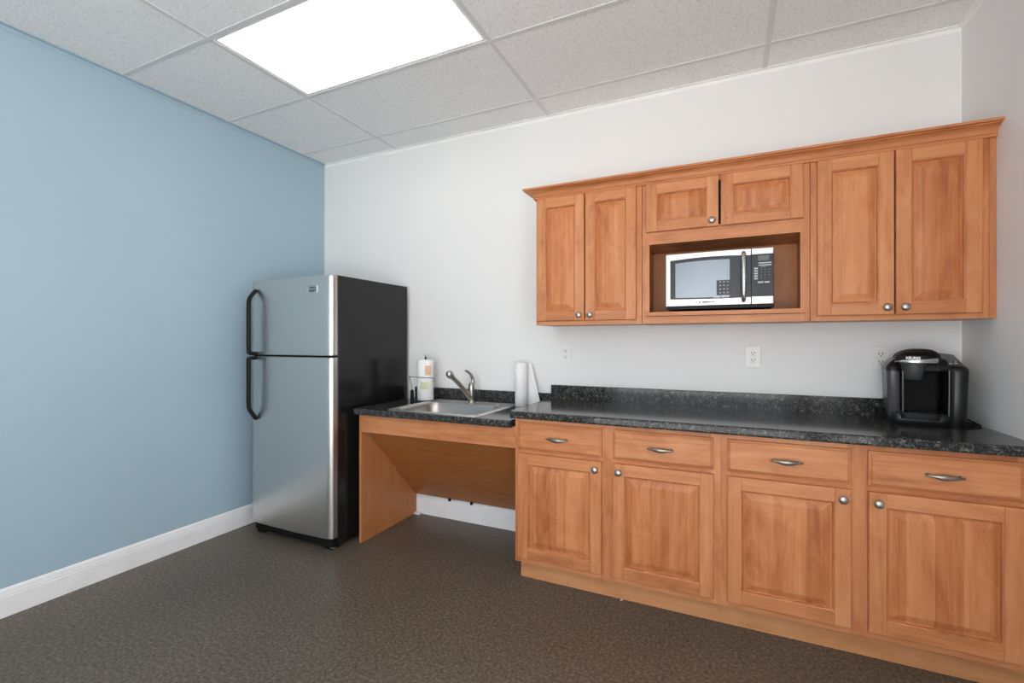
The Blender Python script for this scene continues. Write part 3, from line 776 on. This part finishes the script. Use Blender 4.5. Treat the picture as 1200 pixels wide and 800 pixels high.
# head
hd_ = cpart(MB().rr([(.238, -.004, .010, .083, .112, .03), (.262, -.004, .010, .086, .114, .03), (.280, -.006, .014, .082, .106, .03), (.290, -.008, .018, .074, .098, .03)]), 'brew_head', 'blackp', smooth_angle=60)
cpart(MB().rr([(.196, -.040, -.080, .026, .030, .022), (.200, -.040, -.080, .031, .035, .026), (.235, -.040, -.082, .038, .042, .032), (.272, -.040, -.082, .044, .047, .036)]), 'pod_funnel', 'darkgrey', hd_, smooth_angle=50)
lid = cpart(MB().rr([(.272, -.022, -.012, .074, .128, .06), (.292, -.022, -.010, .076, .128, .062), (.308, -.018, -.004, .070, .116, .058), (.320, -.014, .004, .058, .098, .05), (.328, -.010, .012, .042, .076, .04), (.332, -.008, .018, .022, .045, .02)], seg=10), 'lid', 'blackp', hd_, smooth_angle=70)
# handle band wraps the front of the lid
hbm = MB(); rings = []
for k in range(25):
    u = k/24; a = math.radians(200+(340-200)*u)
    x = -.034+math.cos(a)*.074; y = -.098+math.sin(a)*.052
    hgt = .0042+.0075*u; zz = .277+.005*u
    nx, ny = math.cos(a), math.sin(a)
    rings.append([(x-nx*.003, y-ny*.003, zz-hgt), (x+nx*.003, y+ny*.003, zz-hgt*.8), (x+nx*.0045, y+ny*.0045, zz+.2*hgt), (x+nx*.002, y+ny*.002, zz+hgt), (x-nx*.003, y-ny*.003, zz+hgt)])
hbm.loops(rings, 0, True)
hb_ = cpart(hbm, 'handle_band', 'chrome', lid, smooth_angle=50)
pl = MB(); rings = []
for k in range(13):
    u = k/12; a = math.radians(205+(300-205)*u); nx, ny = math.cos(a), math.sin(a)
    x = -.034+nx*.072; y = -.098+ny*.050
    rings.append([(x-nx*.004, y-ny*.004, .281), (x+nx*.0035, y+ny*.0035, .281), (x+nx*.002, y+ny*.002, .302), (x-nx*.006, y-ny*.006, .306)])
pl.loops(rings, 0, True)
pf = cpart(pl, 'name_plate', 'glossblack', lid, smooth_angle=50)
lettering('KEURIG', .0145, 'lettering', pf, (-.048, -.1530, .2935), rot=(math.radians(84), 0, math.radians(-9)), bold=.0006, sx=.95)
# sloped control deck on the right
cd = MB()
cd.loops([[(.050, -.112, .240), (.132, -.100, .240), (.132, .100, .240), (.050, .110, .240)],
          [(.044, -.114, .252), (.136, -.102, .247), (.138, .104, .275), (.044, .112, .275)],
          [(.046, -.108, .262), (.128, -.098, .257), (.122, .092, .306), (.046, .100, .318)]], 0, False)
dk = cpart(cd, 'control_deck', 'glossblack', bevel=.006, seg=3)
def cbtn(x, y, z_, r, mat):
    cpart(MB().lathe((x, y, z_), (0, -.2, 1), [(0, r), (.002, r), (.003, r*.8), (.0033, .0004)], 16), 'button', mat, dk)
for x, y in ((.064, -.080), (.082, -.078), (.101, -.072)): cbtn(x, y, .2635+(y+.1)*.26, .0062, 'keylight')
cbtn(.108, -.030, .278, .003, 'keylight')
for k in range(3): cbtn(.084, -.045+k*.022, .276+k*.0055, .0042, 'key')
# cord
cb = MB()
cb.tube([(.10, .118, .045), (.135, .115, .035), (.165, .070, .018), (.187, .02, .006), (.189, -.012, .0045), (.170, -.055, .0040), (.135, -.085, .0040)], .0036, 8)
cb.tube([(.10, .120, .020), (.14, .100, .010), (.170, .050, .0045), (.184, .012, .0045)], .0036, 8)
cpart(cb, 'power_cord', 'blackp')
# crumb of paper on the floor
tag(MB((2.58, -.545, 0)).add([(2.574, -.552, .0006), (2.585, -.550, .0006), (2.587, -.541, .0006), (2.577, -.540, .0006), (2.580, -.546, .007)], [(3, 2, 1, 0), (0, 1, 4), (1, 2, 4), (2, 3, 4), (3, 0, 4)]).build('paper_scrap', 'paper'), 'tiny white paper scrap on the floor by the toe kick', 'scrap')

# ------------------------------------------------------------------ light, camera, colour
PANEL, WORLD = 3.6, 9.8
pl_ = bpy.data.lights.new('added_window_portal', 'AREA'); pl_.shape = 'RECTANGLE'; pl_.size = WX1-WX0; pl_.size_y = WZ1-WZ0
pl_.cycles.is_portal = True
po = bpy.data.objects.new('added_window_portal', pl_); COL.objects.link(po); po.location = ((WX0+WX1)/2, YF-.09, (WZ0+WZ1)/2); po.rotation_euler = (PI/2, 0, PI)
pl_ = bpy.data.lights.new('added_window_portal', 'AREA'); pl_.shape = 'RECTANGLE'; pl_.size = VY1-VY0; pl_.size_y = VZ1-VZ0
pl_.cycles.is_portal = True
po = bpy.data.objects.new('added_window_portal', pl_); COL.objects.link(po); po.location = (W+.09, (VY0+VY1)/2, (VZ0+VZ1)/2); po.rotation_euler = (PI/2, 0, -PI/2)
M['diffuser'].node_tree.nodes['Principled BSDF'].inputs['Emission Strength'].default_value = PANEL
w = bpy.data.worlds.new('world'); S.world = w; w.use_nodes = True
wn_ = w.node_tree.nodes; wl_ = w.node_tree.links
tc_ = wn_.new('ShaderNodeTexCoord'); sx_ = wn_.new('ShaderNodeSeparateXYZ'); rp_ = wn_.new('ShaderNodeValToRGB')
mr_ = wn_.new('ShaderNodeMapRange'); mr_.inputs['From Min'].default_value = -1
wl_.new(tc_.outputs['Generated'], sx_.inputs[0]); wl_.new(sx_.outputs['Z'], mr_.inputs['Value']); wl_.new(mr_.outputs[0], rp_.inputs[0])
e_ = rp_.color_ramp.elements                      # brighter lower half added to lift the ceiling, hazy sky above
e_[0].position, e_[0].color = .47, (1, .99, .965, 1); e_[1].position, e_[1].color = .53, (.62, .66, .72, 1)
wl_.new(rp_.outputs[0], wn_['Background'].inputs[0])
wn_['Background'].inputs[1].default_value = WORLD

cam = bpy.data.cameras.new('camera'); co = bpy.data.objects.new('camera', cam); COL.objects.link(co)
cam.sensor_width = 36; cam.lens = 540.46/1200*36; cam.clip_start = .05
co.location = (3.0491, -2.8449, 1.2799); co.rotation_euler = (PI/2, 0, .434)
S.camera = co
S.view_settings.view_transform = 'Standard'; S.view_settings.look = 'None'
S.view_settings.exposure = -0.64; S.view_settings.gamma = 1; S.view_settings.use_curve_mapping = False
S.cycles.max_bounces = 12; S.cycles.diffuse_bounces = 8
